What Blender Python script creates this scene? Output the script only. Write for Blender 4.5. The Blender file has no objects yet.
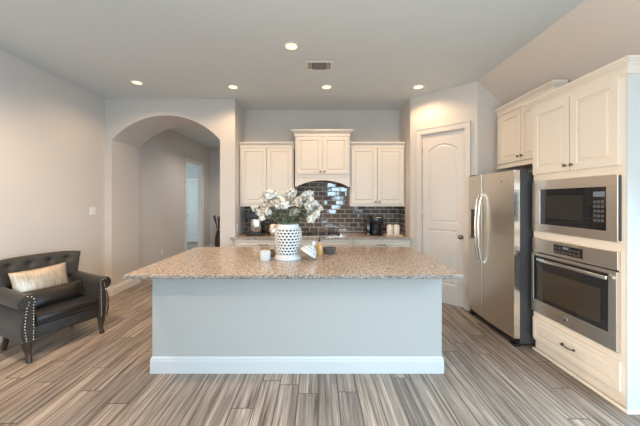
import bpy, bmesh, math, random
from mathutils import Vector, Matrix
random.seed(7)
S = bpy.context.scene
COL = S.collection
PI = math.pi

# ------------------------------------------------------------------ camera, world, lights, exposure
F = 284.4                                   # focal length in pixels (640 wide)
cd = bpy.data.cameras.new('camera'); cam = bpy.data.objects.new('camera', cd); COL.objects.link(cam)
cam.location = (0, 0, 1.5); cam.rotation_euler = (PI / 2, 0, 0)
cd.sensor_width = 36; cd.lens = 36 * F / 640
cd.shift_x = 2 / 640; cd.shift_y = -13 / 640
cd.clip_start = 0.05
S.camera = cam
S.view_settings.view_transform = 'Standard'; S.view_settings.look = 'None'
S.view_settings.gamma = 1; S.view_settings.use_curve_mapping = False
S.view_settings.exposure = 1.43

w = bpy.data.worlds.new('daylight'); S.world = w; w.use_nodes = True
bg = w.node_tree.nodes['Background']; bg.inputs[0].default_value = (0.62, 0.78, 1.0, 1); bg.inputs[1].default_value = 0.5

def area(name, loc, rot, sx, sy, power, col):
    l = bpy.data.lights.new(name, 'AREA'); l.shape = 'RECTANGLE'; l.size = sx; l.size_y = sy
    l.energy = power; l.color = col
    o = bpy.data.objects.new(name, l); o.location = loc; o.rotation_euler = rot; COL.objects.link(o); return o
# daylight entering through the three windows behind the camera
DAY = (0.58, 0.83, 1.0)
WIN = [(-2.75, -1.95), (0.62, 1.18), (1.75, 2.55)]; WZ0, WZ1 = 1.0, 2.45
WPOW = [12, 26, 15]
for (a, b), p in zip(WIN, WPOW):
    l_ = area('window_daylight', ((a + b) / 2, -4.42, (WZ0 + WZ1) / 2), (PI / 2 - 0.52, 0, 0), b - a, WZ1 - WZ0, p, DAY); l_.data.spread = math.radians(112)
area('side_fill', (-3.30, -0.5, 1.45), (PI / 2, 0, -PI / 2), 2.6, 2.1, 40, (1.0, 0.84, 0.66)).data.spread = math.radians(105)  # added warm fill for the right-hand cabinets; no window is known here
area('floor_fill', (2.76, 0.2, 1.35), (PI / 2 - 0.55, 0, PI / 2), 2.6, 1.9, 52, (0.52, 0.80, 1.0)).data.spread = math.radians(130)  # added cool fill for the foreground floor; no patio door is known
area('study_daylight', (-6.3, 8.2, 1.5), (PI / 2, 0, -PI / 2), 1.4, 1.6, 22, (0.9, 0.97, 1.0))
CAN_POWER = 15; ROOM_FILL_POWER = 72; ROOM_FILL_COL = (1.0, 0.72, 0.48)
CEIL = 3.09

# ------------------------------------------------------------------ materials
MATS = {}
def mat(name, col, rough=0.5, metal=0.0, noise=0.0, nscale=20, bump=0.0, bscale=200, spec=0.5, sheen=0.0, emit=None, coat=0.0, stretch=None):
    if name in MATS: return MATS[name]
    m = bpy.data.materials.new(name); m.use_nodes = True; nt = m.node_tree; N = nt.nodes; L = nt.links
    b = N['Principled BSDF']
    b.inputs['Base Color'].default_value = (*col, 1); b.inputs['Roughness'].default_value = rough
    b.inputs['Metallic'].default_value = metal; b.inputs['Specular IOR Level'].default_value = spec
    b.inputs['Coat Weight'].default_value = coat
    if sheen: b.inputs['Sheen Weight'].default_value = sheen; b.inputs['Sheen Roughness'].default_value = 0.4
    tc = N.new('ShaderNodeTexCoord'); vec = tc.outputs['Object']
    if stretch:
        mp = N.new('ShaderNodeMapping'); mp.inputs['Scale'].default_value = stretch; L.new(vec, mp.inputs[0]); vec = mp.outputs[0]
    n = N.new('ShaderNodeTexNoise'); n.inputs['Scale'].default_value = nscale; n.inputs['Detail'].default_value = 4; L.new(vec, n.inputs[0])
    r = N.new('ShaderNodeMix'); r.data_type = 'RGBA'; r.inputs[6].default_value = (*[c * (1 - noise) for c in col], 1)
    r.inputs[7].default_value = (*[min(1, c * (1 + noise)) for c in col], 1)
    L.new(n.outputs[0], r.inputs[0]); L.new(r.outputs[2], b.inputs['Base Color'])
    if bump:
        n2 = N.new('ShaderNodeTexNoise'); n2.inputs['Scale'].default_value = bscale; L.new(vec, n2.inputs[0])
        bp = N.new('ShaderNodeBump'); bp.inputs['Strength'].default_value = bump; bp.inputs['Distance'].default_value = 0.002
        L.new(n2.outputs[0], bp.inputs['Height']); L.new(bp.outputs[0], b.inputs['Normal'])
    if emit:
        b.inputs['Emission Color'].default_value = (*emit[0], 1); b.inputs['Emission Strength'].default_value = emit[1]
    MATS[name] = m; return m

WALL = mat('wall_paint', (0.645, 0.607, 0.57), 0.9, noise=0.02, nscale=3, bump=0.08, bscale=260, spec=0.2)
CEILM = mat('ceiling_paint', (0.68, 0.745, 0.775), 0.95, noise=0.02, nscale=3, bump=0.1, bscale=200, spec=0.1)
ISL = mat('island_paint', (0.36, 0.36, 0.35), 0.85, noise=0.02, nscale=4, bump=0.1, bscale=260, spec=0.2)
TRIM = mat('trim_paint', (0.78, 0.77, 0.755), 0.4, noise=0.01)
DOORP = mat('door_paint', (0.68, 0.635, 0.59), 0.4, noise=0.01)
CAB = mat('cabinet_paint', (0.75, 0.69, 0.615), 0.38, noise=0.015, nscale=6)
STEEL = mat('stainless_steel', (0.72, 0.665, 0.60), 0.33, 1.0, noise=0.06, nscale=8, bump=0.03, bscale=60, stretch=(1, 1, 25))
STEELH = mat('brushed_steel', (0.74, 0.71, 0.67), 0.22, 1.0, noise=0.05, nscale=8)
CHROME = mat('chrome', (0.8, 0.8, 0.8), 0.1, 1.0)
DGREY = mat('dark_grey_casing', (0.055, 0.055, 0.06), 0.45, noise=0.15, nscale=30)
BGLASS = mat('black_glass', (0.018, 0.018, 0.02), 0.04, noise=0.2, spec=0.7)
BPLAST = mat('black_plastic', (0.012, 0.012, 0.013), 0.25, noise=0.2)
GREYK = mat('grey_keypad', (0.085, 0.085, 0.09), 0.4, noise=0.1)
BRONZE = mat('dark_bronze', (0.20, 0.155, 0.12), 0.35, 0.9, noise=0.2)
VELV = mat('charcoal_velvet', (0.027, 0.0225, 0.0195), 0.6, noise=0.35, nscale=14, bump=0.15, bscale=400, sheen=0.2)
VELV2 = mat('dark_brown_velvet', (0.012, 0.008, 0.006), 0.42, noise=0.4, nscale=12, bump=0.15, bscale=400, sheen=0.10)
GOLD = mat('gold_fabric', (0.52, 0.43, 0.34), 0.34, 0.55, noise=0.55, nscale=9, bump=0.6, bscale=60, stretch=(7, 1, 1.2))
DWOOD = mat('dark_wood', (0.045, 0.027, 0.018), 0.4, noise=0.4, nscale=15)
NAIL = mat('nailhead_metal', (0.55, 0.50, 0.42), 0.25, 1.0)
CERAM = mat('white_ceramic', (0.66, 0.66, 0.65), 0.25, noise=0.02, coat=0.3)
PETAL = mat('white_petal', (0.76, 0.73, 0.66), 0.7, noise=0.08, nscale=60)
PETALP = mat('blush_petal', (0.77, 0.68, 0.57), 0.7, noise=0.08, nscale=60)
LEAF = mat('green_leaf', (0.085, 0.115, 0.05), 0.55, noise=0.4, nscale=25)
STEM = mat('green_stem', (0.09, 0.11, 0.05), 0.6, noise=0.3)
AMBER = mat('amber_glass', (0.62, 0.36, 0.12), 0.2, noise=0.15, coat=0.5)
CREAM = mat('cream_ceramic', (0.80, 0.73, 0.64), 0.3, noise=0.03)
TRAYW = mat('pale_wood', (0.62, 0.48, 0.35), 0.5, noise=0.15, nscale=30, stretch=(1, 8, 8))
IRON = mat('cast_iron', (0.02, 0.02, 0.02), 0.5, noise=0.3)
DGLASS = mat('smoked_glass', (0.03, 0.03, 0.03), 0.08, spec=0.8)
BEAD = mat('brown_bead', (0.12, 0.075, 0.05), 0.5, noise=0.3)
PLATE = mat('white_plate_plastic', (0.80, 0.79, 0.76), 0.35)
COPPER = mat('copper_steel', (0.78, 0.62, 0.53), 0.2, 1.0)
BOWLG = mat('grey_glass', (0.10, 0.095, 0.09), 0.1, spec=0.8)
DRIED = mat('dried_stems', (0.07, 0.05, 0.035), 0.8, noise=0.4)
STUDYD = mat('study_door_paint', (0.66, 0.72, 0.72), 0.4)
LENS = mat('lamp_lens', (0.3, 0.27, 0.22), 0.5, emit=((1.0, 0.80, 0.48), 0.62))
VENTD = mat('vent_cavity', (0.05, 0.05, 0.05), 0.8)
CLOCK = mat('oven_display', (0.02, 0.02, 0.02), 0.2, emit=((0.75, 0.85, 0.9), 0.08))

def ramp(nt, stops):
    r = nt.nodes.new('ShaderNodeValToRGB'); e = r.color_ramp.elements
    while len(e) < len(stops): e.new(0.5)
    for el, (p, c) in zip(e, stops): el.position = p; el.color = (*c, 1)
    return r

def floor_mat():
    m = bpy.data.materials.new('wood_plank_tile'); m.use_nodes = True; nt = m.node_tree; N = nt.nodes; L = nt.links
    b = N['Principled BSDF']; tc = N.new('ShaderNodeTexCoord')
    sx = N.new('ShaderNodeSeparateXYZ'); L.new(tc.outputs['Object'], sx.inputs[0])
    cx = N.new('ShaderNodeCombineXYZ'); L.new(sx.outputs[0], cx.inputs[1])
    dv = N.new('ShaderNodeMath'); dv.operation = 'DIVIDE'; dv.inputs[1].default_value = 0.155; L.new(sx.outputs[0], dv.inputs[0])
    fl_ = N.new('ShaderNodeMath'); fl_.operation = 'FLOOR'; L.new(dv.outputs[0], fl_.inputs[0])
    rw = N.new('ShaderNodeTexWhiteNoise'); rw.noise_dimensions = '1D'; L.new(fl_.outputs[0], rw.inputs['W'])
    ro = N.new('ShaderNodeMath'); ro.operation = 'MULTIPLY_ADD'; ro.inputs[1].default_value = 1.2; L.new(rw.outputs['Value'], ro.inputs[0]); L.new(sx.outputs[1], ro.inputs[2])
    L.new(ro.outputs[0], cx.inputs[0])
    br = N.new('ShaderNodeTexBrick'); L.new(cx.outputs[0], br.inputs[0])
    br.offset = 0.0; br.offset_frequency = 2; br.squash = 1
    br.inputs['Color1'].default_value = (0, 0, 0, 1); br.inputs['Color2'].default_value = (1, 1, 1, 1); br.inputs['Mortar'].default_value = (0.5, 0.5, 0.5, 1)
    br.inputs['Scale'].default_value = 1; br.inputs['Mortar Size'].default_value = 0.0038; br.inputs['Mortar Smooth'].default_value = 0.3
    br.inputs['Brick Width'].default_value = 1.2; br.inputs['Row Height'].default_value = 0.155
    # grain coordinates, shifted per plank
    ml = N.new('ShaderNodeMath'); ml.operation = 'MULTIPLY'; ml.inputs[1].default_value = 37; L.new(br.outputs['Color'], ml.inputs[0])
    c2 = N.new('ShaderNodeCombineXYZ'); L.new(sx.outputs[0], c2.inputs[0]); L.new(sx.outputs[1], c2.inputs[1]); L.new(ml.outputs[0], c2.inputs[2])
    def grain(scale, det, st, dist=0.0):
        mp = N.new('ShaderNodeMapping'); mp.inputs['Scale'].default_value = st; L.new(c2.outputs[0], mp.inputs[0])
        n = N.new('ShaderNodeTexNoise'); n.inputs['Scale'].default_value = scale; n.inputs['Detail'].default_value = det; n.inputs['Distortion'].default_value = dist
        n.inputs['Roughness'].default_value = 0.65
        L.new(mp.outputs[0], n.inputs[0]); return n
    g1 = grain(1, 6, (42, 1.3, 1), 0.25); g2 = grain(1, 4, (110, 2.5, 1)); g3 = grain(1, 3, (7, 0.7, 1), 0.2)
    r1 = ramp(nt, [(0.28, (0.066, 0.050, 0.039)), (0.41, (0.235, 0.190, 0.155)), (0.55, (0.37, 0.315, 0.270)), (0.70, (0.55, 0.490, 0.435))])
    L.new(g1.outputs[0], r1.inputs[0])
    r2 = ramp(nt, [(0.34, (0.64, 0.62, 0.61)), (0.5, (0.97, 0.97, 0.97)), (0.68, (1.15, 1.15, 1.15))]); L.new(g2.outputs[0], r2.inputs[0])
    r3 = ramp(nt, [(0.32, (0.70, 0.68, 0.66)), (0.68, (1.15, 1.14, 1.12))]); L.new(g3.outputs[0], r3.inputs[0])
    r4 = ramp(nt, [(0.0, (0.78, 0.78, 0.80)), (1.0, (1.16, 1.13, 1.10))]); L.new(br.outputs['Color'], r4.inputs[0])
    cur = r1.outputs[0]
    for rr in (r2, r3, r4):
        mx = N.new('ShaderNodeMix'); mx.data_type = 'RGBA'; mx.blend_type = 'MULTIPLY'; mx.inputs[0].default_value = 1
        L.new(cur, mx.inputs[6]); L.new(rr.outputs[0], mx.inputs[7]); cur = mx.outputs[2]
    mo = N.new('ShaderNodeMix'); mo.data_type = 'RGBA'; mo.inputs[7].default_value = (0.06, 0.048, 0.04, 1)
    L.new(br.outputs['Fac'], mo.inputs[0]); L.new(cur, mo.inputs[6]); L.new(mo.outputs[2], b.inputs['Base Color'])
    b.inputs['Roughness'].default_value = 0.42; b.inputs['Specular IOR Level'].default_value = 0.4
    bp = N.new('ShaderNodeBump'); bp.invert = True; bp.inputs['Strength'].default_value = 0.5; bp.inputs['Distance'].default_value = 0.003
    L.new(br.outputs['Fac'], bp.inputs['Height'])
    bp2 = N.new('ShaderNodeBump'); bp2.inputs['Strength'].default_value = 0.12; bp2.inputs['Distance'].default_value = 0.003
    L.new(g2.outputs[0], bp2.inputs['Height']); L.new(bp.outputs[0], bp2.inputs['Normal']); L.new(bp2.outputs[0], b.inputs['Normal'])
    return m
FLOORM = floor_mat()

def granite_mat(name='speckled_granite', k=1.0, rough=0.22, tint=(1, 1, 1)):
    m = bpy.data.materials.new(name); m.use_nodes = True; nt = m.node_tree; N = nt.nodes; L = nt.links
    b = N['Principled BSDF']; tc = N.new('ShaderNodeTexCoord')
    n0 = N.new('ShaderNodeTexNoise'); n0.inputs['Scale'].default_value = 60; n0.inputs['Detail'].default_value = 6; n0.inputs['Roughness'].default_value = 0.75
    L.new(tc.outputs['Object'], n0.inputs[0])
    r0 = ramp(nt, [(0.34, (0.07, 0.05, 0.04)), (0.43, (0.24, 0.185, 0.15)), (0.52, (0.41, 0.335, 0.27)), (0.62, (0.50, 0.43, 0.365)), (0.72, (0.62, 0.58, 0.53))])
    L.new(n0.outputs[0], r0.inputs[0])
    v = N.new('ShaderNodeTexVoronoi'); v.inputs['Scale'].default_value = 95; L.new(tc.outputs['Object'], v.inputs[0])
    sp = N.new('ShaderNodeSeparateColor'); L.new(v.outputs['Color'], sp.inputs[0])
    r1 = ramp(nt, [(0.0, (0.20, 0.18, 0.17)), (0.15, (0.55, 0.52, 0.5)), (0.3, (1, 1, 1)), (1.0, (1.15, 1.12, 1.1))]); L.new(sp.outputs[0], r1.inputs[0])
    mx = N.new('ShaderNodeMix'); mx.data_type = 'RGBA'; mx.blend_type = 'MULTIPLY'; mx.inputs[0].default_value = 0.8
    L.new(r0.outputs[0], mx.inputs[6]); L.new(r1.outputs[0], mx.inputs[7])
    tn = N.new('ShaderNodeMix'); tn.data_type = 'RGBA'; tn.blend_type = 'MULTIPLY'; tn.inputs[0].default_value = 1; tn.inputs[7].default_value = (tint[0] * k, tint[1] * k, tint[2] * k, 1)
    L.new(mx.outputs[2], tn.inputs[6])
    L.new(tn.outputs[2], b.inputs['Base Color']); b.inputs['Roughness'].default_value = rough
    return m
GRAN = granite_mat(k=1.18); GRANE = granite_mat('rough_shaded_granite_edge', 0.62, 0.7, (0.88, 0.98, 1.08))

def tile_mat():
    m = bpy.data.materials.new('grey_glass_subway_tile'); m.use_nodes = True; nt = m.node_tree; N = nt.nodes; L = nt.links
    b = N['Principled BSDF']; tc = N.new('ShaderNodeTexCoord')
    sx = N.new('ShaderNodeSeparateXYZ'); L.new(tc.outputs['Object'], sx.inputs[0])
    ad = N.new('ShaderNodeMath'); ad.operation = 'ADD'; L.new(sx.outputs[0], ad.inputs[0]); L.new(sx.outputs[1], ad.inputs[1])
    cx = N.new('ShaderNodeCombineXYZ'); L.new(ad.outputs[0], cx.inputs[0]); L.new(sx.outputs[2], cx.inputs[1])
    br = N.new('ShaderNodeTexBrick'); L.new(cx.outputs[0], br.inputs[0]); br.offset = 0.5
    br.inputs['Color1'].default_value = (0.105, 0.082, 0.068, 1); br.inputs['Color2'].default_value = (0.20, 0.16, 0.135, 1)
    br.inputs['Mortar'].default_value = (0.50, 0.46, 0.42, 1); br.inputs['Scale'].default_value = 1
    br.inputs['Mortar Size'].default_value = 0.006; br.inputs['Mortar Smooth'].default_value = 0.1
    br.inputs['Brick Width'].default_value = 0.155; br.inputs['Row Height'].default_value = 0.0785
    L.new(br.outputs['Color'], b.inputs['Base Color']); b.inputs['Specular IOR Level'].default_value = 0.28
    mr = N.new('ShaderNodeMapRange'); mr.inputs[3].default_value = 0.07; mr.inputs[4].default_value = 0.7
    L.new(br.outputs['Fac'], mr.inputs[0]); L.new(mr.outputs[0], b.inputs['Roughness'])
    n = N.new('ShaderNodeTexNoise'); n.inputs['Scale'].default_value = 9; L.new(tc.outputs['Object'], n.inputs[0])
    bn = N.new('ShaderNodeBump'); bn.inputs['Strength'].default_value = 0.04; bn.inputs['Distance'].default_value = 0.01; L.new(n.outputs[0], bn.inputs['Height'])
    bp = N.new('ShaderNodeBump'); bp.invert = True; bp.inputs['Strength'].default_value = 0.6; bp.inputs['Distance'].default_value = 0.003
    wn = N.new('ShaderNodeTexWhiteNoise'); wn.noise_dimensions = '3D'; L.new(br.outputs['Color'], wn.inputs['Vector'])
    su = N.new('ShaderNodeVectorMath'); su.operation = 'SUBTRACT'; su.inputs[1].default_value = (.5, .5, .5); L.new(wn.outputs['Color'], su.inputs[0])
    sc = N.new('ShaderNodeVectorMath'); sc.operation = 'SCALE'; sc.inputs['Scale'].default_value = 0.05; L.new(su.outputs[0], sc.inputs[0])
    av = N.new('ShaderNodeVectorMath'); av.operation = 'ADD'; L.new(bn.outputs[0], av.inputs[0]); L.new(sc.outputs[0], av.inputs[1])
    nv = N.new('ShaderNodeVectorMath'); nv.operation = 'NORMALIZE'; L.new(av.outputs[0], nv.inputs[0])
    L.new(br.outputs['Fac'], bp.inputs['Height']); L.new(nv.outputs[0], bp.inputs['Normal']); L.new(bp.outputs[0], b.inputs['Normal'])
    return m
TILE = tile_mat()

# ------------------------------------------------------------------ mesh helpers
def BM(): return bmesh.new()
def bx(bm, x0, x1, y0, y1, z0, z1, bev=0.0):
    r = bmesh.ops.create_cube(bm, size=1); vs = r['verts']
    bmesh.ops.scale(bm, vec=(abs(x1 - x0), abs(y1 - y0), abs(z1 - z0)), verts=vs)
    bmesh.ops.translate(bm, vec=((x0 + x1) / 2, (y0 + y1) / 2, (z0 + z1) / 2), verts=vs)
    if bev:
        es = list({e for v in vs for e in v.link_edges})
        bmesh.ops.bevel(bm, geom=es, offset=bev, segments=2, affect='EDGES', profile=0.5)
    return bm
def lathe(bm, prof, seg=24, cx=0, cy=0, M=None, capb=True, capt=True):
    rings = []
    for r, z in prof:
        ring = []
        for k in range(seg):
            a = 2 * PI * k / seg; p = Vector((cx + r * math.cos(a), cy + r * math.sin(a), z))
            ring.append(bm.verts.new(M @ p if M else p))
        rings.append(ring)
    for a, b in zip(rings, rings[1:]):
        for k in range(seg):
            bm.faces.new((a[k], a[(k + 1) % seg], b[(k + 1) % seg], b[k]))
    if capb: bm.faces.new(rings[0][::-1])
    if capt: bm.faces.new(rings[-1])
    return bm
def tube(bm, pts, rad, seg=8):
    pts = [Vector(p) for p in pts]; n = len(pts)
    rad = rad if isinstance(rad, (list, tuple)) else [rad] * n
    rings = []; up = Vector((0.13, 0.21, 0.97)).normalized()
    for i, p in enumerate(pts):
        t = (pts[min(i + 1, n - 1)] - pts[max(i - 1, 0)]).normalized()
        u = up if abs(up.dot(t)) < 0.95 else Vector((1, 0, 0))
        s = t.cross(u).normalized(); q = s.cross(t).normalized()
        rings.append([bm.verts.new(p + rad[i] * (math.cos(2 * PI * k / seg) * s + math.sin(2 * PI * k / seg) * q)) for k in range(seg)])
    for a, b in zip(rings, rings[1:]):
        for k in range(seg): bm.faces.new((a[k], a[(k + 1) % seg], b[(k + 1) % seg], b[k]))
    bm.faces.new(rings[0][::-1]); bm.faces.new(rings[-1])
    return bm
def prism(bm, poly, axis, a, b):
    """extrude a 2D polygon: axis 'y' -> poly is (x,z); 'z' -> (x,y); 'x' -> (y,z)"""
    def P(u, v, t): return {'y': (u, t, v), 'z': (u, v, t), 'x': (t, u, v)}[axis]
    A = [bm.verts.new(P(u, v, a)) for u, v in poly]; B = [bm.verts.new(P(u, v, b)) for u, v in poly]
    n = len(poly)
    bm.faces.new(A); bm.faces.new(B[::-1])
    for k in range(n): bm.faces.new((A[k], B[k], B[(k + 1) % n], A[(k + 1) % n]))
    return bm
def sweep(bm, path, prof, closed=False):
    """mitred sweep of prof [(out, z)] along a 2D path; 'out' is to the right of travel"""
    n = len(path); P = [Vector((p[0], p[1])) for p in path]; cols = []
    for i in range(n):
        d0 = (P[i] - P[i - 1]).normalized() if (i > 0 or closed) else None
        d1 = (P[(i + 1) % n] - P[i]).normalized() if (i < n - 1 or closed) else None
        d0 = d0 or d1; d1 = d1 or d0
        n0 = Vector((d0.y, -d0.x)); n1 = Vector((d1.y, -d1.x)); mi = (n0 + n1).normalized(); mi = mi / max(0.2, mi.dot(n0))
        cols.append([bm.verts.new((P[i].x + mi.x * o, P[i].y + mi.y * o, z)) for o, z in prof])
    m = len(prof)
    for i in range(n if closed else n - 1):
        a, b = cols[i], cols[(i + 1) % n]
        for k in range(m): bm.faces.new((a[k], b[k], b[(k + 1) % m], a[(k + 1) % m]))
    if not closed: bm.faces.new(cols[0]); bm.faces.new(cols[-1][::-1])
    return bm
def rings_fill(bm, outlines):
    """outlines: list of closed 3D loops with equal counts; join successive and fill the last; cap the first"""
    R = [[bm.verts.new(p) for p in o] for o in outlines]; n = len(R[0])
    for a, b in zip(R, R[1:]):
        for k in range(n): bm.faces.new((a[k], a[(k + 1) % n], b[(k + 1) % n], b[k]))
    bm.faces.new(R[-1]); bm.faces.new(R[0][::-1]); return bm
def raised_panel(bm, x0, x1, z0, z1, y, th=0.02, fr=0.055):
    """cabinet door / drawer front facing -y, back at y, front at y-th"""
    prof = [(0, 0), (0, th - 0.003), (0.003, th), (fr, th), (fr + 0.005, th - 0.012), (fr + 0.014, th - 0.012), (fr + 0.030, th - 0.003)]
    rings_fill(bm, [[(x0 + i, y - h, z0 + i), (x1 - i, y - h, z0 + i), (x1 - i, y - h, z1 - i), (x0 + i, y - h, z1 - i)] for i, h in prof])
    return bm
def grid_solid(bm, fn, nu, nv):
    """closed surface from two sheets fn(u,v,side)"""
    sh = []
    for side in (0, 1):
        sh.append([[bm.verts.new(fn(i / nu, j / nv, side)) for i in range(nu + 1)] for j in range(nv + 1)])
    for s in (0, 1):
        for j in range(nv):
            for i in range(nu):
                q = (sh[s][j][i], sh[s][j][i + 1], sh[s][j + 1][i + 1], sh[s][j + 1][i])
                bm.faces.new(q if s == 0 else q[::-1])
    def edge(seq):
        for (a0, b0), (a1, b1) in zip(seq, seq[1:]): bm.faces.new((a0, b0, b1, a1))
    A, B = sh
    edge([(A[0][i], B[0][i]) for i in range(nu + 1)][::-1]); edge([(A[nv][i], B[nv][i]) for i in range(nu + 1)])
    edge([(A[j][0], B[j][0]) for j in range(nv + 1)]); edge([(A[j][nu], B[j][nu]) for j in range(nv + 1)][::-1])
    return bm
def pillow(bm, w_, h_, t, n=16, bot=0.0):
    """cushion standing in the xz plane, thickness along y"""
    def fn(u, v, s):
        a, b = u * 2 - 1, v * 2 - 1
        k = max(0.0, (1 - abs(a) ** 2.6)) ** 0.55 * max(0.0, (1 - abs(b) ** 2.6)) ** 0.55
        pinch = 1 - 0.06 * (1 - abs(b) ** 2) * abs(a) ** 3; pin2 = 1 - 0.07 * (1 - abs(a) ** 2) * abs(b) ** 3
        return (a * w_ / 2 * pinch, (-1 if s == 0 else 1) * (t / 2 * k + 0.002), h_ / 2 + b * h_ / 2 * pin2)
    return grid_solid(bm, fn, n, n)
def obj(name, bm, m, parent=None, smooth=False, bevel=0.0, subsurf=0):
    bmesh.ops.recalc_face_normals(bm, faces=bm.faces[:])
    me = bpy.data.meshes.new(name); bm.to_mesh(me); bm.free(); me.materials.append(m)
    o = bpy.data.objects.new(name, me); COL.objects.link(o)
    if parent: o.parent = parent
    if smooth:
        for p in me.polygons: p.use_smooth = True
        if smooth != 'all':
            try: me.set_sharp_from_angle(angle=math.radians(38))
            except Exception: pass
    if bevel:
        b = o.modifiers.new('bevel', 'BEVEL'); b.width = bevel; b.segments = 2; b.limit_method = 'ANGLE'
    if subsurf:
        b = o.modifiers.new('sub', 'SUBSURF'); b.levels = subsurf; b.render_levels = subsurf
    return o
def thing(name, label, cat, loc=(0, 0, 0), rz=0.0, group=None):
    o = bpy.data.objects.new(name, None); COL.objects.link(o); o.location = loc; o.rotation_euler = (0, 0, rz)
    o.empty_display_size = 0.1
    o['label'] = label; o['category'] = cat
    if group: o['group'] = group
    return o
def tag(o, label, cat, group=None, loc=None, rz=None):
    o['label'] = label; o['category'] = cat
    if group: o['group'] = group
    if loc: o.location = loc
    if rz is not None: o.rotation_euler = (0, 0, rz)
    return o
def struct(name, bm, m, parent=None, **k):
    o = obj(name, bm, m, parent, **k); o['kind'] = 'structure'; return o
def dup(root, loc, rz=None, label=None):
    r = root.copy(); COL.objects.link(r); r.location = loc
    if rz is not None: r.rotation_euler = (0, 0, rz)
    if label: r['label'] = label
    for ch in list(root.children):
        c = ch.copy(); COL.objects.link(c); c.parent = r
        for g in list(ch.children):
            d = g.copy(); COL.objects.link(d); d.parent = c
    return r

# ------------------------------------------------------------------ the room shell
XL, XR, YB = -3.35, 2.82, 5.04
struct('floor', bx(BM(), -6.6, 3.0, -4.6, 10.2, -0.1, 0), FLOORM)
XS = 2.13
struct('ceiling', bx(BM(), -6.6, XS, -4.6, 10.2, CEIL, CEIL + 0.1), CEILM)
sl = 0.95
struct('ceiling_slope', prism(BM(), [(XS, CEIL), (XR + 0.1, CEIL - sl * (XR + 0.1 - XS)), (XR + 0.1, CEIL + 0.1), (XS, CEIL + 0.1)], 'y', -4.6, 4.6), WALL)
def side_wall(x0, x1, ya, yb, za, zb, ye):
    b = bx(BM(), x0, x1, -4.6, ya, 0, CEIL); bx(b, x0, x1, yb, ye, 0, CEIL); bx(b, x0, x1, ya, yb, 0, za); return bx(b, x0, x1, ya, yb, zb, CEIL)
struct('wall_left', side_wall(XL - 0.1, XL, -1.8, 0.8, 0.4, 2.5, 4.47), WALL)
struct('wall_right', side_wall(XR, XR + 0.1, -1.1, 1.5, 0.4, 2.3, 4.6), WALL)
for n, x, ya, yb, za, zb in (('window_4', XL, -1.8, 0.8, 0.4, 2.5), ('window_5', XR - 0.02, -1.1, 1.5, 0.4, 2.3)):  # added frames around the two side fill lights
    b = BM(); bx(b, x, x + 0.02, ya - 0.07, yb + 0.07, zb, zb + 0.07); bx(b, x, x + 0.02, ya - 0.07, yb + 0.07, za - 0.07, za)
    bx(b, x, x + 0.02, ya - 0.07, ya, za, zb); bx(b, x, x + 0.02, yb, yb + 0.07, za, zb)
    struct(n, b, TRIM)
# rear wall with window openings
b = BM(); xs = [XL - 0.1]
for a, c in WIN: xs += [a, c]
xs.append(XR + 0.1)
for i in range(0, len(xs), 2): bx(b, xs[i], xs[i + 1], -4.6, -4.5, 0, CEIL)
for a, c in WIN: bx(b, a, c, -4.6, -4.5, 0, WZ0); bx(b, a, c, -4.6, -4.5, WZ1, CEIL)
struct('wall_rear', b, WALL)
for k, (a, c) in enumerate(WIN):
    b = BM()
    bx(b, a - 0.07, c + 0.07, -4.5, -4.48, WZ1, WZ1 + 0.07); bx(b, a - 0.09, c + 0.09, -4.5, -4.46, WZ0 - 0.03, WZ0)
    bx(b, a - 0.07, a, -4.5, -4.48, WZ0, WZ1); bx(b, c, c + 0.07, -4.5, -4.48, WZ0, WZ1); bx(b, a, c, -4.57, -4.53, 1.6, 1.64)
    struct('window_%d' % (k + 1), b, TRIM)
# arch wall, 0.69 m deep
AX0, AX1, AZS, AZT = -3.24, -1.54, 2.445, 2.83
half = (AX1 - AX0) / 2; rise = AZT - AZS; R = (half * half + rise * rise) / (2 * rise); acx = (AX0 + AX1) / 2
def arch_pts(cx, half, zs, rise, n=28):
    R = (half * half + rise * rise) / (2 * rise); zc = zs + rise - R; a0 = math.asin(half / R)
    return [(cx + R * math.sin(-a0 + 2 * a0 * k / n), zc + R * math.cos(-a0 + 2 * a0 * k / n)) for k in range(n + 1)]
b = BM()
bx(b, XL - 0.1, AX0, 4.47, 5.16, 0, AZS); bx(b, AX1, -1.305, 4.47, 5.16, 0, AZS)
prism(b, [(XL - 0.1, AZS)] + arch_pts(acx, half, AZS, rise) + [(-1.305, AZS), (-1.305, CEIL), (XL - 0.1, CEIL)], 'y', 4.47, 5.16)
struct('wall_arch', b, WALL)
struct('wall_back', bx(BM(), -1.305, 1.55, YB, 5.16, 0, CEIL), WALL)
struct('wall_alcove_right', bx(BM(), 1.445, 1.55, 4.45, YB, 0, CEIL), WALL)
# angled pantry wall with door opening
PA = Vector((1.447, 4.45, 0)); PB = Vector((2.13, 3.80, 0)); PL = (PB - PA).length; PT = math.atan2(PB.y - PA.y, PB.x - PA.x)
DS0, DS1, DTOP = 0.172, 0.790, 2.49
b = BM(); bx(b, 0, DS0, 0, 0.1, 0, CEIL); bx(b, DS1, PL, 0, 0.1, 0, CEIL); bx(b, DS0, DS1, 0, 0.1, DTOP, CEIL)
o = struct('wall_pantry', b, WALL); o.location = PA; o.rotation_euler = (0, 0, PT)
struct('wall_fridge', prism(BM(), [(2.13, 0), (XR, 0), (XR, CEIL - sl * (XR - XS)), (2.13, CEIL)], 'y', 3.80, 3.9), WALL)
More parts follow.
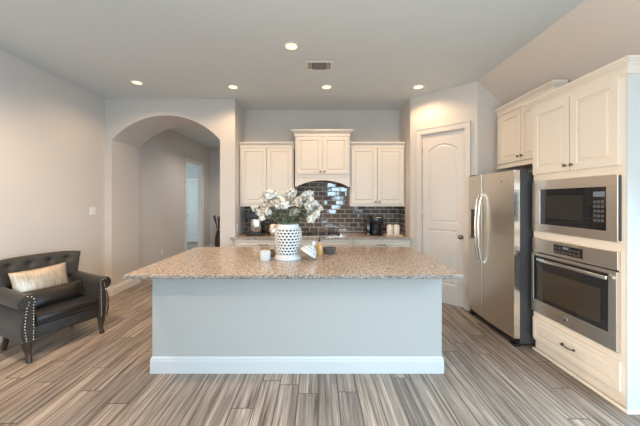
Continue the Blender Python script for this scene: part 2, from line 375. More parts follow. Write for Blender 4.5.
# hallway beyond the arch and the study behind its door
HX = -3.31; HY0, HY1 = 7.15, 8.08
b = BM(); bx(b, HX - 0.1, HX, 5.16, HY0, 0, CEIL); bx(b, HX - 0.1, HX, HY1, 8.8, 0, CEIL); bx(b, HX - 0.1, HX, HY0, HY1, 2.47, CEIL)
struct('wall_hall_left', b, WALL)
struct('wall_hall_right', bx(BM(), -1.45, -1.35, 5.16, 8.8, 0, CEIL), WALL)
struct('wall_hall_end', bx(BM(), HX, -1.35, 8.7, 8.8, 0, CEIL), WALL)
SY = 10.1
b = BM(); bx(b, -6.6, -3.31, SY, SY + 0.1, 0, CEIL); bx(b, -6.6, -6.5, 6.0, SY, 0, CEIL); bx(b, -6.5, HX - 0.1, 5.9, 6.0, 0, CEIL); bx(b, HX - 0.1, HX, 8.8, SY, 0, CEIL)
struct('wall_study', b, mat('study_paint', (0.52, 0.56, 0.57), 0.9))

# baseboards
BB = [(0, 0), (0.016, 0), (0.016, 0.105), (0.012, 0.115), (0.012, 0.125), (0.005, 0.14), (0, 0.14)]
struct('baseboard_left', sweep(BM(), [(XL, -4.5), (XL, 4.47), (AX0, 4.47), (AX0, 5.16), (HX, 5.16), (HX, HY0 - 0.09)], BB), TRIM)
struct('baseboard_arch', sweep(BM(), [(AX1, 5.16), (AX1, 4.47), (-1.31, 4.47)], BB), TRIM)
struct('baseboard_hall', sweep(BM(), [(HX, HY1 + 0.09), (HX, 8.7), (-1.45, 8.7)], BB), TRIM)
o = struct('baseboard_pantry', sweep(BM(), [(0.0, 0), (DS0 - 0.07, 0)], BB), TRIM); o.location = PA; o.rotation_euler = (0, 0, PT)

# door casings
def casing(x0, x1, zt, wd=0.07, wt=0.085):
    b = BM()
    for (a, c, z0, z1) in ((x0 - wd, x0, 0, zt), (x1, x1 + wd, 0, zt), (x0 - wd, x1 + wd, zt, zt + wt)):
        bx(b, a, c, -0.018, 0, z0, z1, 0.004)
    bx(b, x0 - wd, x0 - wd + 0.014, -0.026, -0.016, 0, zt + wt); bx(b, x1 + wd - 0.014, x1 + wd, -0.026, -0.016, 0, zt + wt)
    bx(b, x0 - wd, x1 + wd, -0.026, -0.016, zt + wt - 0.014, zt + wt)
    bx(b, x0, x0 + 0.012, 0, 0.1, 0, zt); bx(b, x1 - 0.012, x1, 0, 0.1, 0, zt); bx(b, x0, x1, 0, 0.1, zt - 0.012, zt)
    return b
o = struct('trim_1', casing(DS0, DS1, DTOP), DOORP); o.location = PA; o.rotation_euler = (0, 0, PT)
o = struct('trim_2', casing(0, HY1 - HY0, 2.47, 0.085, 0.085), TRIM); o.location = (HX, HY0, 0); o.rotation_euler = (0, 0, PI / 2)

def recess_panel(bm, loop_fn, y):
    """sunken moulded panel; loop_fn(inset) gives an (x,z) loop"""
    prof = [(0, 0.001), (0.008, 0.008), (0.02, 0.010), (0.034, 0.0035), (0.04, 0.003)]
    R_ = [[bm.verts.new((x, y - 0.012 + h - 0.0, z)) for x, z in loop_fn(i)] for i, h in prof]
    n = len(R_[0])
    for a, c in zip(R_, R_[1:]):
        for k in range(n): bm.faces.new((a[k], a[(k + 1) % n], c[(k + 1) % n], c[k]))
    bm.faces.new(R_[-1])
def arch_loop(x0, x1, z0, zs, zt):
    def f(i):
        r = zt - zs
        pts = arch_pts((x0 + x1) / 2, (x1 - x0) / 2 - i, zs - i * 0.6, r - i * 0.4 if r > 0.02 else r, 14)
        return [(x0 + i, z0 + i)] + pts + [(x1 - i, z0 + i)]
    return f
def panel_door(x0, x1, z1, panels, y=0.03):
    """door slab facing -y whose stiles and rails are boxes round sunken panels (arched top allowed)"""
    b = BM(); yf = y - 0.012
    bx(b, x0, x1, y, y + 0.028, 0.012, z1)
    ps = sorted(panels, key=lambda p: p[2]); ax0, ax1 = ps[0][0], ps[0][1]
    bx(b, x0, ax0, yf, y, 0.012, z1, 0); bx(b, ax1, x1, yf, y, 0.012, z1, 0)
    z = 0.012
    for (p0, p1, pz0, pzs, pzt) in ps:
        bx(b, ax0, ax1, yf, y, z, pz0)
        if pzt - pzs > 0.01: z = None; top = (pzs, pzt)
        else: z = pzt
    if z is None:
        prism(b, [(ax0, top[0])] + arch_pts((ax0 + ax1) / 2, (ax1 - ax0) / 2, top[0], top[1] - top[0], 14) + [(ax1, top[0]), (ax1, z1), (ax0, z1)], 'y', yf, y)
    else: bx(b, ax0, ax1, yf, y, z, z1)
    for (p0, p1, pz0, pzs, pzt) in ps:
        if pzt - pzs > 0.01: recess_panel(b, arch_loop(p0, p1, pz0, pzs, pzt), y)
        else: recess_panel(b, lambda i, q=(p0, p1, pz0, pzt): [(q[0] + i, q[2] + i), (q[0] + i, q[3] - i), (q[1] - i, q[3] - i), (q[1] - i, q[2] + i)], y)
    return b
def knob_bm(x, y, z, r=0.028):
    b = BM(); M = Matrix.Translation((x, y, z)) @ Matrix.Rotation(PI / 2, 4, 'X')
    return lathe(b, [(r * 1.05, 0), (r * 1.05, 0.006), (r * 0.4, 0.012), (r * 0.4, 0.03), (r, 0.038), (r * 1.08, 0.05), (r * 0.8, 0.062), (r * 0.2, 0.066)], 16, M=M)
d1 = struct('door_1', panel_door(DS0 + 0.015, DS1 - 0.015, DTOP - 0.015, [(0.277, 0.686, 0.29, 1.07, 1.07), (0.277, 0.686, 1.17, 2.23, 2.32)]), DOORP)
d1.location = PA; d1.rotation_euler = (0, 0, PT)
d1['label'] = 'white pantry door with arched upper panel in angled wall beside fridge'
obj('door_knob', knob_bm(0.735, 0.018, 0.985), BRONZE, d1, smooth=True)
for z in (0.25, 1.25, 2.25): obj('hinge', bx(BM(), DS0 + 0.008, DS0 + 0.022, 0.006, 0.022, z - 0.045, z + 0.045), STEELH, d1)
d2 = struct('door_2', panel_door(0, 0.80, 2.17, [(0.13, 0.67, 0.2, 0.62, 0.62), (0.13, 0.67, 0.75, 1.0, 1.0), (0.13, 0.67, 1.15, 2.0, 2.0)], y=-0.03), STUDYD)
d2.location = (-4.72, SY - 0.002, 0); d2['label'] = 'pale door on the far wall of the room seen through the hallway doorway'
obj('door_knob', knob_bm(0.07, -0.045, 0.98), BRONZE, d2, smooth=True)
o = struct('trim_3', casing(-0.01, 0.81, 2.18), TRIM); o.location = (-4.72, SY, 0)

# ------------------------------------------------------------------ recessed lights, vent, wall plates
LG = 'recessed ceiling lights'
c0 = thing('ceiling_light', 'largest round recessed light, nearest the camera, left of the air vent', 'ceiling light', (-0.275, 2.94, CEIL), 0, LG)
obj('trim_ring', lathe(BM(), [(0.062, 0), (0.062, -0.004), (0.078, -0.007), (0.086, -0.004), (0.086, 0)], 32), TRIM, c0, smooth=True)
obj('lamp_lens', lathe(BM(), [(0.060, -0.001), (0.060, -0.004), (0.03, -0.006)], 24), LENS, c0, smooth=True)
lights = [c0]
for x, y, lab in ((-2.45, 3.85, 'round recessed light farthest left, near the left wall before the arch'),
                  (-1.195, 4.0, 'round recessed light in front of the pier right of the arch'),
                  (0.12, 4.0, 'round recessed light straight before the hood cabinet, beyond the air vent'),
                  (1.41, 4.0, 'round recessed light farthest right, before the pantry wall')):
    lights.append(dup(c0, (x, y, CEIL), 0, lab))
LD = bpy.data.lights.new('recessed_and_fill_lamp', 'SPOT'); LD.energy = CAN_POWER; LD.color = (1.0, 0.66, 0.38); LD.spot_size = math.radians(156); LD.spot_blend = 0.6; LD.shadow_soft_size = 0.055
LR = LD.copy(); LR.energy = ROOM_FILL_POWER; LR.color = ROOM_FILL_COL
spots = [tuple(l.location) for l in lights] + [(-2.3, 1.9, CEIL), (-2.3, -0.3, CEIL)]  # last two are added unseen spots that warm the left side
for p in spots:
    o = bpy.data.objects.new('recessed_and_fill_lamp', LD if p[1] > 2 else LR); COL.objects.link(o); o.location = (p[0], p[1], p[2] - 0.02)
HD = bpy.data.lights.new('hall_fill', 'SPOT'); HD.energy = 24; HD.color = (1, 0.92, 0.82); HD.spot_size = math.radians(140); HD.spot_blend = 0.8; HD.shadow_soft_size = 0.08  # added unseen spots that brighten the hallway
for p in ((-2.3, 6.5), (-2.1, 7.6)):
    o = bpy.data.objects.new('hall_fill', HD); COL.objects.link(o); o.location = (p[0], p[1], CEIL - 0.02)

v = thing('air_vent', 'white louvred air vent in the ceiling above the kitchen island', 'air vent', (0.015, 3.365, CEIL))
b = BM()
for (a, c, e, f) in ((-0.165, 0.165, -0.11, -0.085), (-0.165, 0.165, 0.085, 0.11), (-0.165, -0.135, -0.085, 0.085), (0.135, 0.165, -0.085, 0.085)): bx(b, a, c, e, f, -0.008, 0, 0.002)
obj('vent_frame', b, TRIM, v)
obj('duct_opening', bx(BM(), -0.135, 0.135, -0.085, 0.085, -0.0015, -0.0005), VENTD, v)
for k in range(7):
    b = BM(); y = -0.072 + k * 0.024
    prism(b, [(y, -0.002), (y + 0.014, -0.009), (y + 0.0155, -0.008), (y + 0.0015, -0.001)], 'x', -0.075, 0.075)
    obj('slat', b, GREYK if False else mat('vent_metal', (0.22, 0.21, 0.20), 0.5), v)
for s in (-1, 1):
    for k in range(3):
        x = s * (0.085 + k * 0.02); b = BM()
        prism(b, [(x, -0.002), (x + s * 0.012, -0.009), (x + s * 0.0135, -0.008), (x + s * 0.0015, -0.001)], 'y', -0.083, 0.083)
        obj('slat', b, mat('vent_side_metal', (0.62, 0.60, 0.56), 0.5), v)

def wall_plate(name, label, cat, loc, rz, kind, gang=1):
    t = thing(name, label, cat, loc, rz); wd = 0.036 + 0.023 * (gang - 1) * 1.0
    obj('cover_plate', bx(BM(), -wd, wd, -0.006, 0, -0.058, 0.058, 0.003), PLATE, t)
    if kind == 'switch':
        for g in range(gang):
            x = (g - (gang - 1) / 2) * 0.046
            obj('rocker', bx(BM(), x - 0.016, x + 0.016, -0.010, -0.006, -0.033, 0.033, 0.002), TRIM, t)
    else:
        for z in (-0.021, 0.021): obj('socket', lathe(BM(), [(0.016, 0), (0.016, 0.002)], 16, M=Matrix.Translation((0, -0.006, z)) @ Matrix.Rotation(PI / 2, 4, 'X')), TRIM, t)
    return t
wall_plate('light_switch', 'white double light switch on the left wall above the armchair', 'light switch', (XL, 4.23, 1.335), PI / 2, 'switch', 2)
wall_plate('light_switch', 'white light switch beside the hallway doorway', 'light switch', (HX, 8.42, 1.34), PI / 2, 'switch')
wall_plate('power_outlet', 'white outlet low on the hallway wall seen through the arch', 'outlet', (HX, 6.03, 0.40), PI / 2, 'outlet')
wall_plate('power_outlet', 'white outlet on the alcove side wall left of the coffee maker', 'outlet', (-1.305, 4.60, 1.06), PI / 2, 'outlet')

# ------------------------------------------------------------------ kitchen alcove
CZ = 0.922      # back counter top
b = BM(); bx(b, -1.300, 1.436, YB - 0.010, YB - 0.001, CZ + 0.002, 1.398)
bx(b, -0.385, 0.512, YB - 0.010, YB - 0.001, 1.398, 1.90); bx(b, 1.436, 1.444, 4.72, YB - 0.010, CZ + 0.002, 1.398)
tag(obj('tile_backsplash', b, TILE), 'glossy dark grey subway tile backsplash with pale grout behind the cooktop', 'backsplash')

KNOB = [(0.006, 0), (0.006, 0.012), (0.014, 0.016), (0.015, 0.024), (0.009, 0.029), (0.002, 0.030)]
def small_knob(x, y, z): return lathe(BM(), KNOB, 14, M=Matrix.Translation((x, y, z)) @ Matrix.Rotation(PI / 2, 4, 'X'))
def pull(x, y, z, L_=0.11):
    b = tube(BM(), [(x - L_ / 2, y, z), (x - L_ / 2, y - 0.022, z), (x - L_ / 2 + 0.012, y - 0.030, z), (x, y - 0.033, z), (x + L_ / 2 - 0.012, y - 0.030, z), (x + L_ / 2, y - 0.022, z), (x + L_ / 2, y, z)], 0.0055, 8)
    for s in (-1, 1): lathe(b, [(0.011, 0), (0.011, 0.003), (0.006, 0.005)], 10, M=Matrix.Translation((x + s * L_ / 2, y, z)) @ Matrix.Rotation(PI / 2, 4, 'X'))
    return b
def crown(z0, h, out, path):
    pr = [(0, z0), (0.014, z0), (0.014, z0 + h * 0.14), (0.006, z0 + h * 0.17), (0.008, z0 + h * 0.30), (out * 0.32, z0 + h * 0.50), (out * 0.66, z0 + h * 0.66), (out * 0.66, z0 + h * 0.71), (out * 0.84, z0 + h * 0.73), (out * 0.84, z0 + h * 0.80), (out, z0 + h * 0.82), (out, z0 + h), (0, z0 + h)]
    return sweep(BM(), path, pr)
def wall_cabinet(label, xc, y_front, wd, z0, z1, ctop, knobs=True, ret=('l', 'r'), dz0=0.02, out=0.045):
    """local: x centred, y=0 is the face frame front, z=0 floor"""
    dp = YB - 0.012 - y_front
    t = thing('wall_cabinet', label, 'cabinet', (xc, y_front, 0), 0, 'wall cabinets above the back counter')
    obj('carcass', bx(BM(), -wd / 2, wd / 2, 0, dp, z0, z1), CAB, t, bevel=0.002)
    m = 0.022; g = 0.006
    if z1 < 2.5: obj('light_rail', bx(BM(), -wd / 2, wd / 2, -0.016, 0.012, z0 - 0.006, z0 + 0.022, 0.003), CAB, t)
    for s in (-1, 1):
        x0, x1 = (-wd / 2 + m, -g) if s < 0 else (g, wd / 2 - m)
        d = obj('door', raised_panel(BM(), x0, x1, z0 + dz0 + 0.012, z1 - 0.02, -0.0005), CAB, t)
        obj('knob', small_knob(x1 - 0.028 if s < 0 else x0 + 0.028, -0.0205, z0 + dz0 + 0.05), BRONZE, d, smooth=True)
    p = []
    if 'l' in ret: p.append((-wd / 2, dp))
    else: p.append((-wd / 2, 0))
    if 'l' in ret: p.append((-wd / 2, 0))
    p.append((wd / 2, 0))
    if 'r' in ret: p.append((wd / 2, dp))
    obj('crown_moulding', crown(z1 - 0.012, ctop - z1 + 0.012, out, p), CAB, t)
    return t
UF = 4.71
wall_cabinet('cream double-door wall cabinet left of the hood cabinet, behind the flowers', -0.848, UF, 0.892, 1.400, 2.375, 2.455, ret=())
wall_cabinet('cream double-door wall cabinet right of the hood cabinet, over the black coffee machine', 0.981, UF, 0.906, 1.400, 2.375, 2.455, ret=())
hc = wall_cabinet('tall cream hood cabinet with arched valance over the cooktop', 0.072, 4.62, 0.888, 1.885, 2.545, 2.635, out=0.06, dz0=0.025)
hc['group'] = ''; del hc['group']; hc.name = 'hood_cabinet'
b = BM(); hw = 0.444
prism(b, [(-hw, 1.715), (-hw + 0.03, 1.715)] + arch_pts(0, hw - 0.03, 1.722, 0.098, 20) + [(hw - 0.03, 1.715), (hw, 1.715), (hw, 1.886), (-hw, 1.886)], 'y', -0.004, 0.02)
bx(b, -hw, -hw + 0.02, 0.02, 0.405, 1.715, 1.886); bx(b, hw - 0.02, hw, 0.02, 0.405, 1.715, 1.886); bx(b, -hw, hw, -0.012, 0.0, 1.872, 1.890)
obj('valance', b, CAB, hc)
obj('hood_insert', bx(BM(), -hw + 0.03, hw - 0.03, 0.03, 0.39, 1.845, 1.884), STEEL, hc)

# base cabinets
BF = 4.435
def base_cabinet(label, x0, x1, pulls):
    t = thing('base_cabinet', label, 'cabinet', ((x0 + x1) / 2, BF, 0), 0, 'base cabinets under the back counter'); wd = x1 - x0
    dp = YB - 0.002 - BF
    b = BM(); bx(b, -wd / 2, wd / 2, 0, dp, 0.1, CZ - 0.032); bx(b, -wd / 2, wd / 2, 0.06, dp, 0, 0.1)
    obj('carcass', b, CAB, t)
    d = obj('drawer', raised_panel(BM(), -wd / 2 + 0.02, wd / 2 - 0.02, CZ - 0.19, CZ - 0.045, -0.0005, fr=0.03), CAB, t)
    if pulls: obj('pull', pull(0, -0.0205, CZ - 0.115), BRONZE, d, smooth=True)
    for s in (-1, 1):
        a, c = (-wd / 2 + 0.02, -0.005) if s < 0 else (0.005, wd / 2 - 0.02)
        dd = obj('door', raised_panel(BM(), a, c, 0.12, CZ - 0.21, -0.0005), CAB, t)
        obj('knob', small_knob(-0.035 * -s if s > 0 else -0.035, -0.0205, CZ - 0.27), BRONZE, dd, smooth=True)
base_cabinet('cream base cabinet with drawer at the left end of the back counter', -1.298, -0.400, True)
base_cabinet('cream base cabinet under the gas cooktop with plain drawer front', -0.398, 0.540, False)
base_cabinet('cream base cabinet with drawer at the right end of the back counter', 0.542, 1.438, True)
b = BM(); bx(b, -1.301, 1.442, 4.47, YB - 0.001, CZ - 0.03, CZ); bx(b, -1.36, 1.436, 4.395, 4.47, CZ - 0.03, CZ)
o = tag(obj('back_countertop', b, GRAN), 'brown granite countertop along the back wall under the tiles', 'countertop')

# cooktop
ck = thing('gas_cooktop', 'stainless gas cooktop with black grates and knobs on the back counter', 'cooktop', (0.10, 4.73, CZ))
obj('cooktop_body', bx(BM(), -0.375, 0.30, -0.25, 0.24, 0.0005, 0.012, 0.004), STEELH, ck)
for cx_, cy_ in ((-0.24, -0.12), (-0.24, 0.12), (-0.02, 0.0), (0.15, 0.13)):
    b = lathe(BM(), [(0.052, 0.012), (0.052, 0.017), (0.042, 0.019), (0.042, 0.027), (0.02, 0.028)], 18, cx_, cy_)
    obj('burner', b, IRON, ck, smooth=True)
for gx in (-0.24, -0.02, 0.15):
    b = BM(); hw2 = 0.10 if gx != 0.15 else 0.07
    for x in (-hw2, hw2): bx(b, gx + x - 0.004, gx + x + 0.004, -0.21, 0.207, 0.030, 0.038)
    for y in (-0.21, 0.0, 0.20): bx(b, gx - hw2, gx + hw2, y, y + 0.007, 0.030, 0.038)
    for x in (-hw2, hw2):
        for y in (-0.21, 0.21): bx(b, gx + x - 0.006, gx + x + 0.006, y - 0.006, y + 0.006, 0.012, 0.031)
    obj('grate', b, IRON, ck)
for k in range(4): obj('control_knob', lathe(BM(), [(0.022, 0.012), (0.021, 0.034), (0.016, 0.038)], 16, 0.262, -0.20 + k * 0.075), STEELH, ck, smooth=True)

# coffee maker, kettle, pod machine, canisters, bottle
cm = thing('coffee_maker', 'black coffee maker with shiny steel carafe at left of back counter', 'coffee maker', (-1.02, 4.72, CZ))
b = BM(); bx(b, -0.125, 0.135, -0.185, 0.13, 0, 0.055, 0.008); obj('base', b, BPLAST, cm)
obj('water_tank', bx(BM(), -0.12, 0.12, 0.05, 0.13, 0.055, 0.30, 0.01), BPLAST, cm)
obj('brew_head', prism(BM(), [(-0.15, 0.278), (0.125, 0.278), (0.10, 0.31), (0.02, 0.365), (-0.13, 0.385), (-0.155, 0.33)], 'y', -0.10, 0.13), BPLAST, cm, bevel=0.008)
cf = obj('carafe', lathe(BM(), [(0.086, 0.057), (0.092, 0.07), (0.092, 0.25), (0.086, 0.268), (0.05, 0.274)], 28, 0.01, -0.075), STEELH, cm, smooth=True)
obj('handle', tube(BM(), [(0.105, -0.11, 0.19), (0.145, -0.13, 0.185), (0.15, -0.135, 0.12), (0.11, -0.115, 0.08)], 0.009), BPLAST, cf, smooth=True)
kt = thing('kettle', 'copper-toned steel kettle with black lid beside the coffee maker', 'kettle', (-0.735, 4.70, CZ))
obj('body', lathe(BM(), [(0.09, 0.012), (0.092, 0.03), (0.084, 0.165), (0.07, 0.185)], 28), COPPER, kt, smooth=True)
obj('base', lathe(BM(), [(0.095, 0), (0.095, 0.012)], 28), BPLAST, kt, smooth=True)
obj('lid', lathe(BM(), [(0.072, 0.185), (0.065, 0.205), (0.02, 0.212), (0.018, 0.23), (0.008, 0.236)], 24), BPLAST, kt, smooth=True)
obj('handle', tube(BM(), [(-0.07, 0, 0.175), (-0.13, 0, 0.19), (-0.145, 0, 0.15), (-0.14, 0, 0.06), (-0.085, 0, 0.035)], 0.014), BPLAST, kt, smooth=True)
bt = thing('oil_bottle', 'slim pale oil bottle on the back counter, left end of cooktop', 'bottle', (-0.345, 4.50, CZ))
obj('bottle_body', lathe(BM(), [(0.026, 0), (0.028, 0.01), (0.028, 0.14), (0.012, 0.175), (0.011, 0.215)], 18), CREAM, bt, smooth=True)
obj('cap', lathe(BM(), [(0.013, 0.215), (0.013, 0.24)], 14), STEELH, bt, smooth=True)
pm = thing('pod_coffee_machine', 'black rounded coffee machine on the back counter under right wall cabinet', 'coffee machine', (0.955, 4.70, CZ))
pl = [(0.105 * math.copysign(abs(math.cos(a)) ** 0.7, math.cos(a)), 0.14 * math.copysign(abs(math.sin(a)) ** 0.7, math.sin(a))) for a in [2 * PI * k / 28 for k in range(28)]]
def loft(bm, pl, lv):
    rr = [[bm.verts.new((x * s + dx, y * s2 + dy, z)) for x, y in pl] for z, s, s2, dx, dy in lv]; n = len(pl)
    for a, c in zip(rr, rr[1:]):
        for k in range(n): bm.faces.new((a[k], a[(k + 1) % n], c[(k + 1) % n], c[k]))
    bm.faces.new(rr[0][::-1]); bm.faces.new(rr[-1]); return bm
obj('drip_base', loft(BM(), pl, [(0, 0.86, 0.9, 0, 0), (0.03, 0.88, 0.92, 0, 0), (0.034, 0.84, 0.88, 0, 0)]), BPLAST, pm, smooth=True)
obj('column', loft(BM(), pl, [(0.034, 0.82, 0.55, 0, 0.05), (0.20, 0.95, 0.6, 0, 0.045)]), BPLAST, pm, smooth=True)
hd = obj('brew_head', loft(BM(), pl, [(0.19, 0.96, 0.9, 0, 0), (0.21, 1.0, 0.97, 0, 0), (0.29, 1.06, 1.0, 0, 0), (0.312, 0.98, 0.93, 0, 0), (0.318, 0.85, 0.8, 0, 0)]), BPLAST, pm, smooth=True)
obj('lid_handle', tube(BM(), [(-0.07, -0.10, 0.302), (-0.055, -0.142, 0.297), (0, -0.152, 0.296), (0.055, -0.142, 0.297), (0.07, -0.10, 0.302)], 0.010), STEELH, hd, smooth=True)
obj('reservoir', bx(BM(), -0.165, -0.10, -0.06, 0.11, 0.0, 0.27, 0.012), DGLASS, pm)
tr = thing('serving_tray', 'small pale wood tray under two cream canisters, right end of back counter', 'tray', (1.215, 4.60, CZ))
obj('tray_board', bx(BM(), -0.13, 0.13, -0.09, 0.09, 0.0, 0.012, 0.004), TRAYW, tr)
b = BM(); bx(b, -0.13, 0.13, -0.09, -0.082, 0.012, 0.024); bx(b, -0.13, 0.13, 0.082, 0.09, 0.012, 0.024); bx(b, -0.13, -0.122, -0.082, 0.082, 0.012, 0.024); bx(b, 0.122, 0.13, -0.082, 0.082, 0.012, 0.024)
obj('tray_rim', b, TRAYW, tr)
cn = thing('canister', 'left of two matching cream canisters on the small wooden tray', 'canister', (1.162, 4.60, CZ + 0.0122), 0, 'cream canisters on the tray')
obj('jar', lathe(BM(), [(0.048, 0), (0.051, 0.006), (0.051, 0.135), (0.048, 0.14)], 24), CREAM, cn, smooth=True)
obj('lid', lathe(BM(), [(0.050, 0.1405), (0.050, 0.158), (0.044, 0.163), (0.012, 0.165), (0.012, 0.178), (0.006, 0.181)], 24), CREAM, cn, smooth=True)
dup(cn, (1.268, 4.60, CZ + 0.0122), 0, 'right of two matching cream canisters on the small wooden tray')

# ------------------------------------------------------------------ island
IX0, IX1, IY0, IY1 = -1.438, 1.075, 2.47, 3.50
isl = thing('kitchen_island', 'pale grey painted kitchen island base standing on the plank floor', 'kitchen island', ((IX0 + IX1) / 2, (IY0 + IY1) / 2, 0))
hx, hy = (IX1 - IX0) / 2, (IY1 - IY0) / 2
obj('island_body', bx(BM(), -hx, hx, -hy, hy, 0, 0.883), ISL, isl)
IB = [(0, 0), (0.014, 0), (0.014, 0.105), (0.011, 0.112), (0.011, 0.125), (0.004, 0.143), (0, 0.143)]
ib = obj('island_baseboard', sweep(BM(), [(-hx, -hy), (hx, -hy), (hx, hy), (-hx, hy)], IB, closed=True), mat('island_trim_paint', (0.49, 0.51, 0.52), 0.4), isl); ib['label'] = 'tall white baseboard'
obj('blank_plate', lathe(BM(), [(0.036, 0), (0.036, 0.003), (0.03, 0.004)], 24, M=Matrix.Translation((-0.475 - (IX0 + IX1) / 2, -hy, 0.54)) @ Matrix.Rotation(PI / 2, 4, 'X')), ISL, isl, smooth=True)
it = tag(obj('island_countertop', bx(BM(), -1.522, 1.135, 2.22, 3.546, 0.884, 0.914, 0.004), GRAN), 'large speckled brown granite countertop of the kitchen island', 'countertop')
ZT = 0.9142
ce = obj('slab_edge', sweep(BM(), [(-1.522, 2.22), (1.135, 2.22), (1.135, 3.546), (-1.522, 3.546)], [(-0.004, 0.885), (0.004, 0.885), (0.007, 0.892), (0.006, 0.902), (0.003, 0.9115), (-0.004, 0.9125)], closed=True), GRANE, it); ce['label'] = 'rough edge with shade darkened in'  # rough stone edge, its colour also darkened and cooled for the light on it

# lattice vase
VX, VY = -0.30, 2.86
vs = thing('lattice_vase', 'white ceramic ginger-jar vase with pierced lattice on the island', 'vase', (VX, VY, ZT))
VP = [(0.0, 0.108), (0.045, 0.112), (0.10, 0.121), (0.17, 0.131), (0.23, 0.137), (0.28, 0.134), (0.315, 0.120), (0.335, 0.106)]
def vrad(z):
    for (a, ra), (c, rc) in zip(VP, VP[1:]):
        if z <= c: t_ = (z - a) / (c - a); t_ = t_ * t_ * (3 - 2 * t_) * 0.4 + t_ * 0.6; return ra + (rc - ra) * t_
    return VP[-1][1]
b = BM(); NC, NR, z0, z1 = 22, 9, 0.045, 0.305; ch = (z1 - z0) / NR; cache = {}
def vv(u, z, key):
    k = (round(u * 1000) % 1000 if False else round((u % 1) * 4400), round(z * 1e5)) if key else None
    if k and k in cache: return cache[k]
    r = vrad(z); a = 2 * PI * u; vert = b.verts.new((r * math.cos(a), r * math.sin(a), z))
    if k: cache[k] = vert
    return vert
for j in range(NR):
    for i in range(NC):
        u0 = (i + 0.5 * (j % 2)) / NC; du = 1 / NC; zz = z0 + j * ch
        outer = [vv(u0, zz, 1), vv(u0 + du / 2, zz, 1), vv(u0 + du, zz, 1), vv(u0 + du, zz + ch / 2, 1), vv(u0 + du, zz + ch, 1), vv(u0 + du / 2, zz + ch, 1), vv(u0, zz + ch, 1), vv(u0, zz + ch / 2, 1)]
        ang = [-135, -90, -45, 0, 45, 90, 135, 180]
        inner = [vv(u0 + du / 2 + du * (0.34 + 0.05 * (k % 2)) * math.cos(math.radians(q)), zz + ch / 2 + ch * (0.27 + 0.08 * (k % 2)) * math.sin(math.radians(q)), 0) for k, q in enumerate(ang)]
        for k in range(8): b.faces.new((outer[k], outer[(k + 1) % 8], inner[(k + 1) % 8], inner[k]))
vl = obj('vase_body', b, CERAM, vs, smooth='all')
sm = vl.modifiers.new('thick', 'SOLIDIFY'); sm.thickness = 0.006; sm.offset = -1
b = lathe(BM(), [(0.128, 0), (0.136, 0.003), (0.136, 0.024), (0.126, 0.032), (0.118, 0.036), (0.1125, 0.045), (0.107, 0.045), (0.10, 0.04), (0.0, 0.028)], 44, capt=False)
obj('vase_foot', b, CERAM, vs, smooth=True)
b = lathe(BM(), [(vrad(0.305), 0.305), (0.113, 0.315), (0.107, 0.33), (0.109, 0.345), (0.104, 0.347), (0.100, 0.33), (0.106, 0.315), (vrad(0.305) - 0.006, 0.305)], 44, capb=False, capt=False)
obj('vase_rim', b, CERAM, vs, smooth=True)

lin = lathe(BM(), [(0.03, 0.032), (0.095, 0.034), (0.098, 0.05), (0.112, 0.17), (0.113, 0.27), (0.092, 0.325), (0.088, 0.325), (0.108, 0.27), (0.105, 0.17), (0.09, 0.05), (0.0, 0.045)], 30, capt=False)  # added dark insert standing in for the unlit inside of the vase
obj('shade_liner', lin, mat('dark_shade_liner', (0.03, 0.032, 0.028), 0.6), vs, smooth=True)
# bouquet
fl = thing('flower_bouquet', 'bouquet of white roses and hydrangeas with green leaves in the lattice vase', 'flowers', (VX, VY, ZT))
def rose(seed, rad):
    rnd = random.Random(seed); b = BM()
    for k in range(46):
        ph = math.acos(1 - 1.75 * (k + 0.5) / 46); th = k * 2.39996 + rnd.uniform(-.3, .3)
        d = Vector((math.sin(ph) * math.cos(th), math.sin(ph) * math.sin(th), math.cos(ph)))
        t1 = d.cross(Vector((0, 0, 1)) if abs(d.z) < 0.95 else Vector((1, 0, 0))).normalized(); t2 = d.cross(t1).normalized()
        tw = rnd.uniform(0, PI); t1, t2 = math.cos(tw) * t1 + math.sin(tw) * t2, math.cos(tw) * t2 - math.sin(tw) * t1
        s = rad * rnd.uniform(0.38, 0.62); cen = d * rad * rnd.uniform(0.55, 1.08)
        q = [cen - t1 * s * 0.5 - t2 * s * 0.2, cen + d * s * .3 - t2 * s * .75, cen + t1 * s * .6 - t2 * s * .15 + d * s * .1, cen + t1 * s * .5 + t2 * s * .5 + d * s * .25, cen + d * s * .38 + t2 * s * .8, cen - t1 * s * .6 + t2 * s * .4 + d * s * .1]
        c_ = b.verts.new(cen - d * s * 0.05); vsq = [b.verts.new(p) for p in q]
        for i in range(6): b.faces.new((c_, vsq[i], vsq[(i + 1) % 6]))
    bmesh.ops.create_icosphere(b, subdivisions=2, radius=rad * 0.55)
    me = bpy.data.meshes.new('flower_head'); b.to_mesh(me); b.free()
    for p in me.polygons: p.use_smooth = True
    return me
roses = []
for s in range(4):
    me = rose(s + 3, 0.034); me.materials.append(PETAL); roses.append(me)
mp = rose(11, 0.034); mp.materials.append(PETALP)
BL = [(269, 195, 1.15), (265.5, 198.5, 1.0), (273.5, 194.5, 1.0), (254.7, 208, .85), (260, 212.5, 1.0), (264.5, 209, 1.0), (268, 212.5, 1.05), (280, 200.5, 1.2), (285.5, 205, 1.1), (291.5, 193, 1.1), (290.5, 199.5, 1.15), (294.5, 212.5, 1.1),
      (298, 202, 1.1), (305.3, 194.5, .9), (309.5, 194, .95), (310, 200, 1.15), (314.2, 204.5, 1.1), (308, 205.5, 1.0), (319.6, 208.5, .85), (311.5, 211.5, 1.15), (316, 214.5, 1.0), (311, 219, .9), (262, 218, .7), (277, 206, .8), (284, 196, .9), (302, 198, .8)]
heads = []
